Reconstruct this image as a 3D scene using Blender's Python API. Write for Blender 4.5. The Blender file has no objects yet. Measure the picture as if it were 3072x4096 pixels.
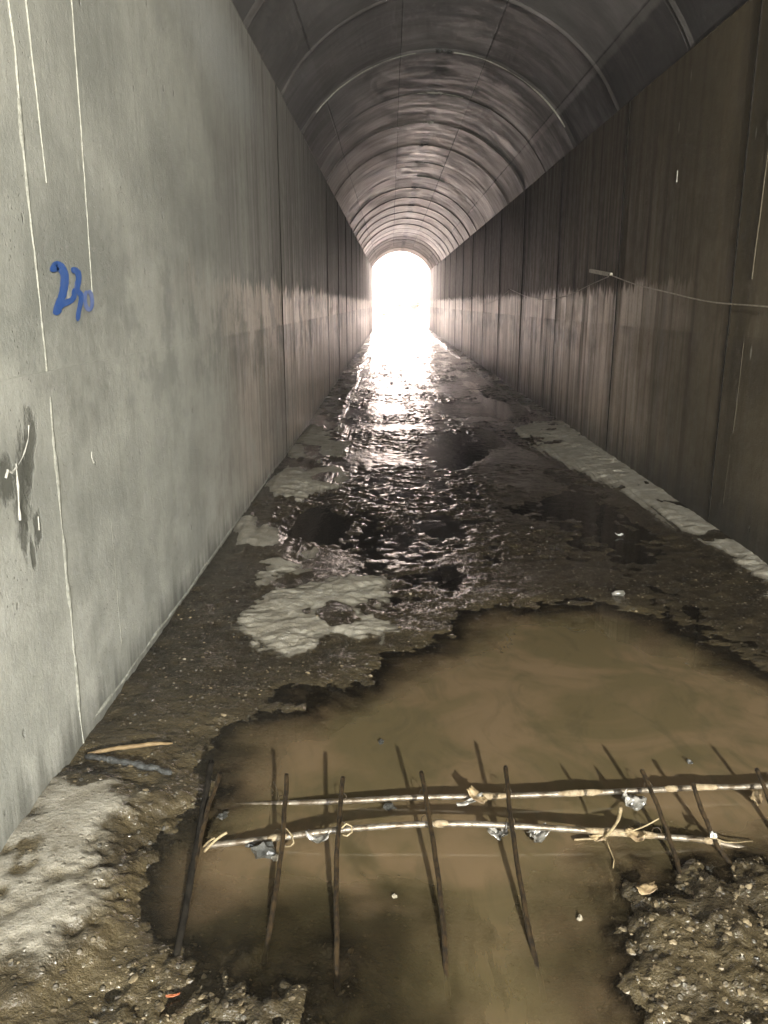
import bpy, bmesh, math, random
import numpy as np
from mathutils import Vector, Matrix, noise as mnoise
S = bpy.context.scene
COL = S.collection
R = math.radians
# ------------------------------------------------------------------ camera
cam_d = bpy.data.cameras.new('camera')
cam_d.sensor_fit = 'VERTICAL'; cam_d.sensor_height = 36.0; cam_d.lens = 28.48
cam_d.clip_start = 0.05; cam_d.clip_end = 2000
cam = bpy.data.objects.new('camera', cam_d); COL.objects.link(cam)
cam.location = (0, 0, 1.6); cam.rotation_euler = (R(90 - 14.45), 0, R(0.49))
S.camera = cam
# ------------------------------------------------------------------ sky, sun, torch
SUN_EL, SUN_ROT = 48.0, 200.0
HAZE = .0022
W = bpy.data.worlds.new('World'); S.world = W; W.use_nodes = True
wn = W.node_tree.nodes; wl = W.node_tree.links
sky = wn.new('ShaderNodeTexSky'); sky.sky_type = 'NISHITA'; sky.sun_disc = False
sky.sun_elevation = R(SUN_EL); sky.sun_rotation = R(SUN_ROT)
bg = wn['Background']; bg.inputs['Strength'].default_value = 0.12
wl.new(sky.outputs[0], bg.inputs['Color'])
sun_d = bpy.data.lights.new('sun', 'SUN'); sun_d.energy = 5.0; sun_d.angle = R(0.5); sun_d.color = (1, .96, .91)
sun = bpy.data.objects.new('sun', sun_d); COL.objects.link(sun)
# the sun stands behind the photographer and above the hill face beyond the far portal
sd_ = Vector((-math.sin(R(SUN_ROT)) * -1, math.cos(R(SUN_ROT)), 0)) * math.cos(R(SUN_EL)) + Vector((0, 0, math.sin(R(SUN_EL))))
sun.rotation_euler = sd_.to_track_quat('Z', 'Y').to_euler(); sun.location = (0, -20, 40)
# the hand torch a second visitor holds, just behind and right of the photographer
tor_d = bpy.data.lights.new('hand_torch', 'SPOT'); tor_d.energy = 395; tor_d.color = (1.0, .97, .86)
tor_d.spot_size = R(140); tor_d.spot_blend = .9; tor_d.shadow_soft_size = .07
tor = bpy.data.objects.new('hand_torch', tor_d); COL.objects.link(tor)
tor.location = (1.6, -4.3, 2.3)
tor.rotation_euler = (Vector((-1.6, 7.0, 2.7)) - tor.location).to_track_quat('-Z', 'Y').to_euler()
# ------------------------------------------------------------------ exposure / sampling
S.view_settings.view_transform = 'Standard'; S.view_settings.look = 'None'
S.view_settings.exposure = 4.15; S.view_settings.gamma = 1
S.render.engine = 'CYCLES'
cy = S.cycles
cy.max_bounces = 10; cy.diffuse_bounces = 5; cy.glossy_bounces = 5; cy.transmission_bounces = 4
cy.volume_bounces = 2; cy.transparent_max_bounces = 12
cy.caustics_reflective = True; cy.sample_clamp_indirect = 6.0
cy.use_denoising = True
# ------------------------------------------------------------------ numpy noise
def _hash(ix, iy, seed):
    h = (ix.astype(np.int64) * 374761393 + iy.astype(np.int64) * 668265263 + seed * 974634777) & 0xffffffff
    h = ((h ^ (h >> 13)) * 1274126177) & 0xffffffff
    return ((h ^ (h >> 16)) & 0xffff) / 65535.0
def vnoise(x, y, seed=0):
    ix = np.floor(x); iy = np.floor(y); fx = x - ix; fy = y - iy
    u = fx * fx * fx * (fx * (fx * 6 - 15) + 10); v = fy * fy * fy * (fy * (fy * 6 - 15) + 10)
    a = _hash(ix, iy, seed); b = _hash(ix + 1, iy, seed); c = _hash(ix, iy + 1, seed); d = _hash(ix + 1, iy + 1, seed)
    return (a + (b - a) * u) * (1 - v) + (c + (d - c) * u) * v
def fbm(x, y, seed=0, octv=4):
    t = 0; a = .5; n = 0
    for i in range(octv):
        t = t + a * (vnoise(x, y, seed + i * 17) * 2 - 1); n += a; a *= .5
        x, y = (x * .8 - y * .6) * 2.03 + 5.1, (x * .6 + y * .8) * 2.03 + 2.7
    return t / n
def sstep(a, b, x):
    t = np.clip((x - a) / (b - a), 0, 1); return t * t * (3 - 2 * t)
def sdpoly(px, py, poly):
    """signed distance, positive inside"""
    d = np.full(px.shape, 1e9); inside = np.zeros(px.shape, bool)
    n = len(poly)
    for i in range(n):
        x0, y0 = poly[i]; x1, y1 = poly[(i + 1) % n]
        ex, ey = x1 - x0, y1 - y0
        t = np.clip(((px - x0) * ex + (py - y0) * ey) / (ex * ex + ey * ey + 1e-12), 0, 1)
        d = np.minimum(d, np.hypot(px - x0 - t * ex, py - y0 - t * ey))
        c = ((y0 > py) != (y1 > py)) & (px < (x1 - x0) * (py - y0) / ((y1 - y0) if y1 != y0 else 1e-9) + x0)
        inside ^= c
    return np.where(inside, d, -d)
# ------------------------------------------------------------------ material helpers
class NT:
    def __init__(s, name):
        s.m = bpy.data.materials.new(name); s.m.use_nodes = True
        s.t = s.m.node_tree; s.t.nodes.clear(); s.out = s.t.nodes.new('ShaderNodeOutputMaterial')
    def n(s, typ, ins=None, **kw):
        o = s.t.nodes.new('ShaderNode' + typ)
        for k, v in kw.items(): setattr(o, k, v)
        for k, v in (ins or {}).items(): s.set(o.inputs[k], v)
        return o
    def set(s, sock, v):
        if hasattr(v, 'is_output'): s.t.links.new(v, sock)
        elif hasattr(v, 'outputs'): s.t.links.new(v.outputs[0], sock)
        else:
            if isinstance(v, tuple) and len(v) == 3 and sock.type == 'RGBA': v = v + (1,)
            sock.default_value = v
    def ma(s, op, a, b=0.0, c=0.0, clamp=False):
        o = s.n('Math', operation=op, use_clamp=clamp)
        s.set(o.inputs[0], a); s.set(o.inputs[1], b); s.set(o.inputs[2], c); return o.outputs[0]
    def mul(s, a, b): return s.ma('MULTIPLY', a, b)
    def add(s, a, b): return s.ma('ADD', a, b)
    def sub(s, a, b): return s.ma('SUBTRACT', a, b)
    def ramp(s, v, lo, hi, o0=0.0, o1=1.0):
        o = s.n('MapRange', interpolation_type='SMOOTHSTEP')
        s.set(o.inputs[0], v); s.set(o.inputs[1], lo); s.set(o.inputs[2], hi); s.set(o.inputs[3], o0); s.set(o.inputs[4], o1)
        return o.outputs[0]
    def mix(s, f, a, b, mode='MIX'):
        o = s.n('Mix', data_type='RGBA', blend_type=mode)
        s.set(o.inputs[0], f); s.set(o.inputs[6], a); s.set(o.inputs[7], b); return o.outputs[2]
    def noise(s, vec, scale, detail=4, rough=.55, dist=0.0):
        o = s.n('TexNoise', {'Scale': scale, 'Detail': detail, 'Roughness': rough, 'Distortion': dist})
        s.set(o.inputs['Vector'], vec); return o.outputs[0]
    def scl(s, vec, x, y, z):
        o = s.n('VectorMath', operation='MULTIPLY'); s.set(o.inputs[0], vec); o.inputs[1].default_value = (x, y, z); return o.outputs[0]
    def xyz(s, vec):
        o = s.n('SeparateXYZ'); s.set(o.inputs[0], vec); return o.outputs
    def obj(s): return s.n('TexCoord').outputs['Object']
    def attr(s, name): return s.n('Attribute', attribute_name=name).outputs['Fac']
    def bump(s, h, strength, dist=.01, normal=None):
        o = s.n('Bump', {'Strength': strength, 'Distance': dist}); s.set(o.inputs['Height'], h)
        if normal: s.set(o.inputs['Normal'], normal)
        return o.outputs[0]
    def pbsdf(s, col, rough=.6, spec=.5, metal=0.0, normal=None, **kw):
        o = s.n('BsdfPrincipled')
        s.set(o.inputs['Base Color'], col); s.set(o.inputs['Roughness'], rough)
        s.set(o.inputs['Specular IOR Level'], spec); s.set(o.inputs['Metallic'], metal)
        if normal: s.set(o.inputs['Normal'], normal)
        for k, v in kw.items(): s.set(o.inputs[k], v)
        s.t.links.new(o.outputs[0], s.out.inputs['Surface']); return o
XL, XR = -1.123, 2.314
TL, TR = 3.65, 3.50
Y0, Y1 = -7.0, 51.3
JOINTS = [-6.4, -3.4, -.4, 2.655, 5.72, 8.62, 11.75, 14.9, 18.0, 21.05, 24.1, 27.15, 30.2, 33.25, 36.3, 39.35, 42.4, 45.45, 48.5]

def wall_mat(name, left):
    g = NT(name); p = g.obj(); x, y, z = g.xyz(p)
    big = g.noise(g.scl(p, 1, .55, .8), 1.6, 5, .6)
    med = g.noise(p, 7, 6, .65)
    fine = g.noise(p, 90, 3, .7)
    st1 = g.noise(g.scl(p, 1, 5.5, .22), 1.6, 5, .6)          # broad run-off streaks
    st2 = g.noise(g.scl(p, 1, 26, .5), 1.3, 4, .6)            # thin run-off streaks
    rag = g.noise(g.scl(p, 1, 9, .35), 1.5, 4, .7)
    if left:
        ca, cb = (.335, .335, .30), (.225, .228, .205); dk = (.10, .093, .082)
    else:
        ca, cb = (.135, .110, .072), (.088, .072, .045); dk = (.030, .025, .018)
    col = g.mix(g.ramp(big, .35, .68), ca, cb)
    col = g.mix(g.mul(g.ramp(med, .5, .75), .35), col, cb)
    # further in: dark algae film above the flood line, scoured pale concrete below it, lifted in place of daylight
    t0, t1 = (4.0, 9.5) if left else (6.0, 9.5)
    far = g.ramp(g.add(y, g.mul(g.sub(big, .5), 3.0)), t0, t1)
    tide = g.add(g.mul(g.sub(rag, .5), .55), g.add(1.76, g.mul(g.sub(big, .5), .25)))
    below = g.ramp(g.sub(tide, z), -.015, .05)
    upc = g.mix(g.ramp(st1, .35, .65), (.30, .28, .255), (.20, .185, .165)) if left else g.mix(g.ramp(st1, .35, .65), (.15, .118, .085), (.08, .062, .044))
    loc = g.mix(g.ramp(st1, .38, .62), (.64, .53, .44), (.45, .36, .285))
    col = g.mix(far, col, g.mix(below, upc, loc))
    # brighter crust just below the line, darker damp band below the cold joint
    pale = g.mul(g.mul(below, g.ramp(z, 1.36, 1.42)), g.mul(far, g.ramp(med, .35, .6, .2, .8)))
    col = g.mix(g.mul(pale, .7), col, (.70, .61, .52))
    band = g.mul(g.ramp(g.add(g.mul(g.sub(rag, .5), .9), z), .95, 1.15), g.ramp(z, 1.395, 1.37))
    col = g.mix(g.mul(band, g.mul(g.ramp(big, .38, .58), g.add(g.mul(far, .5), .25))), col, dk)
    up = g.ramp(z, 1.75, 2.3)
    # run-off streaks
    sfac = g.mul(g.ramp(st1, .54, .66), g.add(g.mul(far, .32 if left else .42), .06 if left else .30))
    col = g.mix(sfac, col, dk)
    gate = g.ramp(g.noise(g.scl(p, 1, 1.1, .25), 1.5, 3, .5), .40, .60)
    col = g.mix(g.mul(g.mul(g.ramp(st2, .53, .64), gate), g.add(g.mul(far, .36), .05 if left else .07)), col, dk)
    lt = g.mul(g.mul(g.ramp(st2, .44, .34), far), .45)
    col = g.mix(lt, col, (.58, .52, .45) if left else (.50, .42, .34))
    if not left:
        # rust-brown and greenish curtains in the near panels
        col = g.mix(g.mul(up, .4), col, (.068, .056, .032))
        cur = g.noise(g.scl(p, 1, 2.2, .18), 1.3, 3, .5)
        col = g.mix(g.mul(g.ramp(cur, .5, .66), .45), col, (.045, .040, .024))
        col = g.mix(g.mul(g.ramp(cur, .45, .33), .35), col, (.15, .118, .072))
    else:
        # cloudy damp mottling, clearest around the old waterline in the near panels
        cl = g.noise(g.scl(p, 1, .8, 1), 2.6, 6, .68)
        mid = g.mul(g.ramp(z, .9, 1.35), g.ramp(z, 2.2, 1.7))
        col = g.mix(g.mul(g.ramp(cl, .47, .60), g.add(.18, g.mul(mid, .38))), col, (.165, .17, .155))
        col = g.mix(g.mul(g.ramp(cl, .45, .33), .35), col, (.40, .40, .365))
        dust = g.mul(g.ramp(z, 1.3, .4), g.ramp(cl, .55, .40))
        col = g.mix(g.mul(dust, .35), col, (.44, .435, .40))
    # specks, blow holes
    vo = g.n('TexVoronoi', {'Scale': 9.0}, feature='F1'); g.set(vo.inputs['Vector'], g.scl(p, 1, 1, .55))
    hole = g.mul(g.ramp(vo.outputs['Distance'], .11, .05), g.ramp(med, .52, .6))
    col = g.mix(g.mul(hole, .6), col, dk)
    vs = g.n('TexVoronoi', {'Scale': 3.3}, feature='F1'); g.set(vs.inputs['Vector'], g.scl(p, 1, 1.3, .35))
    spk = g.mul(g.ramp(vs.outputs['Distance'], .07, .03), g.ramp(big, .5, .56))
    col = g.mix(g.mul(spk, .55), col, (.55, .54, .48))
    col = g.mix(g.mul(g.ramp(fine, .45, .75), .36), col, cb)
    grit = g.noise(g.scl(p, 1, 1, .7), 34, 5, .75)
    col = g.mix(g.mul(g.ramp(grit, .54, .68), .38), col, cb)
    vp = g.n('TexVoronoi', {'Scale': 34.0}, feature='F1'); g.set(vp.inputs['Vector'], p)
    pore = g.mul(g.ramp(vp.outputs['Distance'], .16, .09), g.ramp(g.noise(p, 3.1, 3, .6), .50, .58))
    col = g.mix(g.mul(pore, .55), col, dk)
    # dirt and splash band at the foot
    foot = g.ramp(g.add(z, g.mul(g.sub(rag, .5), .5)), .55 if not left else .22, .0)
    col = g.mix(g.mul(foot, .85 if not left else .6), col, (.028, .027, .022))
    jf = g.ma('FRACT', g.mul(g.add(y, .45 + .10), 1 / 3.065)); jd = g.mul(g.ma('MINIMUM', jf, g.sub(1.0, jf)), 3.065)
    jb = g.mul(g.ramp(g.add(jd, g.mul(g.sub(st1, .5), .5)), .20, .02), g.ramp(rag, .30, .55, .35, 1.0))
    col = g.mix(g.mul(jb, g.mul(far, .40) if left else g.add(g.mul(far, .25), .42)), col, dk)
    col = g.mix(g.mul(g.ramp(y, 38.0, 49.0), .62), col, (.10, .09, .075))  # wall colour darkened towards the mouth to hold down the daylight glare
    h = g.add(g.mul(med, .5), g.mul(fine, .22)); h = g.add(h, g.mul(st1, .35)); h = g.sub(h, g.mul(hole, .8)); h = g.add(g.sub(h, g.mul(pore, .5)), g.mul(grit, .3))
    if left:
        # honeycombed damp patches near the first joint
        def blot(cy_, cz_, ry, rz, tilt=0.0):
            dy = g.sub(y, cy_); dz = g.sub(z, cz_)
            dy = g.sub(dy, g.mul(dz, tilt))
            d = g.ma('SQRT', g.add(g.ma('POWER', g.mul(dy, 1 / ry), 2.0), g.ma('POWER', g.mul(dz, 1 / rz), 2.0)))
            return g.add(d, g.mul(g.sub(g.noise(g.scl(p, 1, 1, .6), 24, 6, .72), .5), 1.9))
        for b in ((2.40, 1.06, .075, .17, .25), (2.47, 1.16, .055, .15, .3), (2.30, 1.10, .075, .085, 0), (2.38, .93, .03, .11, .1), (2.475, .905, .035, .07, .15), (2.42, .84, .02, .07, 0)):
            k = g.ramp(blot(*b), 1.0, .55)
            col = g.mix(g.mul(k, .82), col, (.072, .072, .06)); h = g.sub(h, g.mul(k, 1.3))
        # rain-washed damp cloud below the painted number and beyond the joint
        k = g.ramp(blot(3.15, 1.42, .55, .34), 1.2, .2); col = g.mix(g.mul(k, g.ramp(med, .35, .6, .15, .5)), col, (.15, .152, .135))
        k = g.ramp(blot(8.2, .45, 1.3, .9), 1.2, .1); col = g.mix(g.mul(k, .45), col, (.12, .12, .115))
        k = g.ramp(blot(6.1, 3.2, 1.6, .35, -.4), 1.2, .3); col = g.mix(g.mul(k, .5), col, (.40, .41, .40))
    nrm = g.bump(h, .55, .012)
    rgh = g.ramp(g.add(g.mul(st1, .5), g.mul(med, .5)), .35, .65, .50, .78)
    wet = g.mul(g.mul(far, below), g.ramp(y, 46.0, 36.0))
    rgh = g.sub(rgh, g.mul(wet, .20))
    g.pbsdf(col, rgh, g.add(.28, g.mul(wet, .27)), normal=nrm)
    return g.m

def vault_mat():
    g = NT('vault_concrete'); p = g.obj(); x, y, z = g.xyz(p); arc = g.attr('arc')
    ring = g.ma('FLOOR', g.mul(g.sub(y, .98), 1 / 2.03))
    pan = g.ma('FLOOR', g.add(g.mul(arc, 4.0), .5))
    cv = g.n('CombineXYZ'); g.set(cv.inputs[0], ring); g.set(cv.inputs[1], pan)
    wnz = g.n('TexWhiteNoise', noise_dimensions='2D'); g.set(wnz.inputs['Vector'], cv.outputs[0])
    tone = wnz.outputs[0]
    av = g.n('CombineXYZ'); g.set(av.inputs[0], g.mul(arc, 4.25)); g.set(av.inputs[1], y)
    av = av.outputs[0]
    big = g.noise(av, .9, 5, .6); med = g.noise(av, 6, 5, .65)
    st = g.noise(g.scl(av, .8, 2.4, 1), 1.5, 6, .72, .6)           # along-the-ring run marks
    fine = g.noise(p, 80, 3, .7)
    col = g.mix(g.ramp(big, .35, .65), (.20, .192, .188), (.125, .119, .117))
    col = g.mix(g.mul(g.ramp(y, 11.5, 20.0), .85), col, (.46, .395, .345))  # paler further in: daylight on the far vault put into the colour
    col = g.mix(g.ramp(tone, 0.2, 1.0, 0.0, .55), col, (.07, .062, .056))
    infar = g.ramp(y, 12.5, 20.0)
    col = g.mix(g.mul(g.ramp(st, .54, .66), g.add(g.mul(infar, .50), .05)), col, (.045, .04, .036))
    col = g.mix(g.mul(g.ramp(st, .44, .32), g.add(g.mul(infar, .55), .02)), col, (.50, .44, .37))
    # soot / damp along the crown joint, and shade painted as a dark band along the right springing
    crown = g.mul(g.ramp(g.ma('ABSOLUTE', g.sub(arc, g.add(.5, g.mul(g.sub(med, .5), .05)))), .035, .008), g.ramp(g.noise(g.scl(av, 1, .9, 1), 1.6, 3, .6), .42, .62))
    col = g.mix(g.mul(crown, .85), col, (.03, .027, .025))
    shadeb = g.mul(g.ramp(g.add(arc, g.mul(g.sub(med, .5), .012)), .888, .898), g.ramp(g.add(y, g.mul(g.sub(big, .5), 6.0)), 16.0, 10.0))
    col = g.mix(g.mul(shadeb, .86), col, (.03, .028, .027))
    lft = g.mul(g.ramp(g.add(arc, g.mul(g.sub(st, .5), .3)), .17, .03), g.ramp(y, 9.0, 6.0))
    col = g.mix(g.mul(lft, .75), col, (.04, .038, .036))
    col = g.mix(g.mul(g.ramp(y, 40.0, 50.0), .35), col, (.14, .12, .09))  # vault toned down at the mouth against the glare
    # panel joints: fine dark lines with mortar smears
    fr = g.ma('FRACT', g.add(g.mul(arc, 4.0), .5))
    dj = g.ma('MINIMUM', fr, g.sub(1.0, fr))
    wob = g.mul(g.sub(med, .5), .010)
    jl = g.mul(g.ramp(g.add(dj, wob), .012, .006), g.ramp(g.n('TexWhiteNoise', {'Vector': cv.outputs[0]}, noise_dimensions='3D').outputs[0], .25, .3))
    col = g.mix(g.mul(jl, .8), col, (.03, .027, .025))
    fy = g.ma('FRACT', g.mul(g.sub(y, .98), 1 / 2.03)); dy = g.ma('MINIMUM', fy, g.sub(1.0, fy))
    jr = g.ramp(g.add(dy, g.mul(g.sub(med, .5), .03)), .045, .008)
    col = g.mix(g.mul(jr, g.ramp(big, .3, .6, .35, .8)), col, (.04, .036, .033))
    col = g.mix(g.mul(g.ramp(fine, .5, .75), .25), col, (.05, .045, .04))
    h = g.add(g.mul(med, .5), g.add(g.mul(fine, .15), g.mul(st, .32))); h = g.sub(h, g.mul(jl, .7))
    rgh = g.sub(g.ramp(st, .35, .65, .50, .76), g.mul(g.ramp(y, 9.0, 15.0), .12))
    mouth = g.ramp(y, 36.0, 47.0); rgh = g.add(rgh, g.mul(mouth, .35))
    g.pbsdf(col, rgh, g.sub(.5, g.mul(mouth, .4)), normal=g.bump(h, .5, .012))
    return g.m

def floor_mat():
    g = NT('rough_wet_concrete'); p = g.obj(); x, y, z = g.xyz(p)
    dry = g.attr('dry'); grav = g.attr('gravel'); damp = g.attr('silt')
    n1 = g.noise(p, 9, 5, .65); n2 = g.noise(p, 55, 4, .7); n3 = g.noise(p, 170, 2, .6)
    nl = g.noise(p, 3.2, 6, .7)
    d = g.ramp(g.add(dry, g.add(g.mul(g.sub(n1, .5), .45), g.mul(g.sub(nl, .5), .7))), .28, .82)
    wetc = g.mix(g.ramp(n1, .35, .7), (.036, .028, .016), (.014, .011, .007))
    n0 = g.noise(p, 4.5, 5, .65)
    wetc = g.mix(g.mul(damp, g.ramp(n0, .36, .62, .15, .95)), wetc, (.104, .081, .042))
    dryc = g.mix(g.ramp(n1, .35, .7), (.31, .29, .24), (.20, .18, .14))
    dryc = g.mix(g.mul(g.ramp(n2, .45, .7), .4), dryc, (.17, .155, .125))
    col = g.mix(d, wetc, dryc)
    # aggregate showing in the washed-out concrete
    vo = g.n('TexVoronoi', {'Scale': 48.0, 'Randomness': 1.0}, feature='F1'); g.set(vo.inputs['Vector'], p)
    sep = g.n('SeparateColor'); g.set(sep.inputs[0], vo.outputs['Color'])
    agg = g.mul(g.ramp(vo.outputs['Distance'], .42, .25), g.ramp(sep.outputs[0], .72, .8))
    aggc = g.mix(sep.outputs[1], (.17, .14, .095), (.07, .07, .065))
    col = g.mix(g.mul(agg, g.sub(.75, g.mul(d, .55))), col, aggc)
    col = g.mix(g.mul(g.ramp(n3, .5, .7), .35), col, (.03, .025, .018))
    h = g.add(g.mul(n2, 1.0), g.add(g.mul(n3, .35), g.mul(agg, .7)))
    nrm = g.bump(h, g.mul(g.ramp(y, 3.0, 6.0, .8, .22), g.sub(1.0, g.mul(d, .45))), .012)
    rgh = g.add(g.mul(d, .62), g.ramp(n1, .3, .7, .045, .11))
    g.pbsdf(col, rgh, g.sub(.75, g.mul(d, .35)), normal=nrm)
    return g.m

def water_mat():
    g = NT('muddy_water'); p = g.obj(); x, y, z = g.xyz(p); dep = g.attr('depth')
    n = g.noise(g.scl(p, 1, .75, 1), 16, 3, .55); n2 = g.noise(g.scl(p, 1, .6, 1), 5.0, 3, .5)
    nrm = g.bump(g.add(n, n2), g.add(g.mul(g.ramp(y, 4.2, 7.5), .16), .004), .02)
    fr = g.n('Fresnel', {'IOR': 1.33, 'Normal': nrm})
    gl = g.n('BsdfGlossy', {'Color': (1, 1, 1, 1), 'Roughness': .015, 'Normal': nrm})
    # suspended silt: hides the bottom with depth, in slow swirls of two clays
    sw = g.noise(g.scl(p, 1, 1.2, 1), 1.7, 4, .55, 1.2); sw2 = g.noise(g.scl(p, 1.6, .8, 1), 3.2, 4, .6, 1.8)
    mud = g.mix(g.ramp(sw, .38, .62), (.104, .081, .041), (.152, .108, .061))
    mud = g.mix(g.mul(g.ramp(sw2, .45, .7), .5), mud, (.072, .060, .031))
    mud = g.mix(g.mul(g.mul(g.ramp(g.add(y, g.mul(g.sub(sw, .5), 2.2)), 2.15, 1.75), g.ramp(g.add(x, g.mul(g.sub(sw2, .5), .7)), .30, .02)), .8), mud, (.050, .041, .019))
    fac = g.mul(g.mul(g.ramp(g.add(dep, g.mul(g.sub(sw2, .5), .035)), -.002, .066), .93), g.attr('murk'))
    df = g.n('BsdfDiffuse', {'Color': mud}); tr = g.n('BsdfTransparent', {'Color': (.93, .90, .82, 1)})
    m0 = g.n('MixShader'); g.set(m0.inputs[0], fac); g.set(m0.inputs[1], tr); g.set(m0.inputs[2], df)
    mx = g.n('MixShader'); g.set(mx.inputs[0], fr); g.set(mx.inputs[1], m0); g.set(mx.inputs[2], gl)
    g.t.links.new(mx.outputs[0], g.out.inputs['Surface'])
    return g.m

def simple(name, ca, cb, scale=30, rough=.6, spec=.5, metal=0.0, bump=.4, bd=.004, stretch=(1, 1, 1)):
    g = NT(name); p = g.scl(g.obj(), *stretch)
    n = g.noise(p, scale, 5, .65); n2 = g.noise(p, scale * 4, 3, .6)
    g.pbsdf(g.mix(g.ramp(n, .38, .64), ca, cb), rough, spec, metal, g.bump(g.add(n, g.mul(n2, .5)), bump, bd))
    return g.m
M = {
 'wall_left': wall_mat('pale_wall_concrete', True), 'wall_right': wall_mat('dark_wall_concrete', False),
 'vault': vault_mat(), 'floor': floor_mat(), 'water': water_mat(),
 'laitance': simple('pale_laitance', (.30, .30, .26), (.20, .20, .175), 45, .8, .2),
 'dull_laitance': simple('dull_laitance', (.115, .10, .07), (.07, .06, .04), 60, .8, .2),
 'calcite': simple('calcite_crust', (.37, .365, .33), (.30, .29, .26), 70, .45, .5),
 'blue': simple('blue_paint', (.022, .075, .26), (.045, .10, .29), 18, .5, .4, bump=.15),
 'faint_blue': simple('worn_blue_paint', (.13, .17, .33), (.07, .12, .31), 25, .6, .3, bump=.15),
 'rust': simple('rusty_steel', (.050, .032, .014), (.014, .010, .006), 45, .5, .5, .25, .7, .003),
 'steel': simple('wet_muddy_steel', (.19, .165, .13), (.075, .055, .033), 26, .40, .6, .45, .7, .003),
 'mud': simple('dried_mud', (.25, .20, .13), (.16, .12, .07), 50, .7, .3, 0, .8, .004),
 'straw': simple('pale_straw', (.25, .20, .115), (.14, .105, .058), 40, .6, .4),
 'twig': simple('brown_twig', (.17, .12, .06), (.12, .08, .04), 40, .7, .3, stretch=(1, 1, 1)),
 'stone': simple('dark_stone', (.06, .06, .055), (.025, .025, .022), 30, .35, .5),
 'pebble': simple('wet_pebbles', (.165, .13, .078), (.030, .024, .016), 24, .5, .4, bump=.5),
 'paleped': simple('pale_pebbles', (.30, .27, .21), (.18, .16, .12), 40, .4, .5),
 'plastic': simple('dirty_plastic', (.20, .19, .17), (.07, .066, .055), 18, .22, .6),
 'white': simple('white_plastic', (.55, .55, .51), (.40, .40, .36), 50, .4, .5),
 'orange': simple('orange_plastic', (.34, .10, .035), (.22, .07, .03), 50, .4, .5),
 'leaf': simple('dead_leaf', (.24, .18, .10), (.13, .09, .05), 40, .5, .4),
 'bitumen': simple('black_joint_filler', (.022, .019, .015), (.010, .009, .007), 30, .95, .05),
 'strip': simple('torn_rubber_strip', (.05, .052, .048), (.022, .022, .02), 40, .5, .5, bump=1.0, bd=.008),
 'cable': simple('pale_cable', (.42, .37, .30), (.26, .22, .17), 20, .5, .4),
 'wood': simple('grey_batten', (.52, .48, .40), (.38, .34, .28), 20, .7, .3),
 'iron': simple('rusty_nail', (.06, .04, .03), (.03, .02, .015), 60, .6, .4),
 'earth': simple('pale_dry_earth', (.56, .47, .42), (.44, .36, .32), .6, .9, .1, bump=.5, bd=.2),
 'rock': simple('brown_rock', (.27, .22, .17), (.20, .16, .12), 1.5, .9, .2, bump=.8, bd=.1),
}
# ------------------------------------------------------------------ object helpers
def tag(o, label=None, cat=None, group=None, kind=None):
    for k, v in (('label', label), ('category', cat), ('group', group), ('kind', kind)):
        if v: o[k] = v
    return o
def mesh_obj(name, verts, faces, mat, parent=None, smooth=False, origin=None):
    me = bpy.data.meshes.new(name)
    if origin is not None: verts = [Vector(v) - Vector(origin) for v in verts]
    me.from_pydata([tuple(v) for v in verts], [], faces); me.update()
    me.materials.append(M[mat])
    if smooth: me.polygons.foreach_set('use_smooth', [True] * len(me.polygons))
    o = bpy.data.objects.new(name, me); COL.objects.link(o)
    if origin is not None: o.location = origin
    if parent:
        o.parent = parent
        off = Vector((0, 0, 0)); q = parent
        while q: off = off + q.location; q = q.parent
        o.location = (Vector(origin) if origin is not None else Vector((0, 0, 0))) - off
    return o
def empty(name, loc):
    o = bpy.data.objects.new(name, None); COL.objects.link(o); o.location = loc; o.empty_display_size = .1; return o
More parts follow.
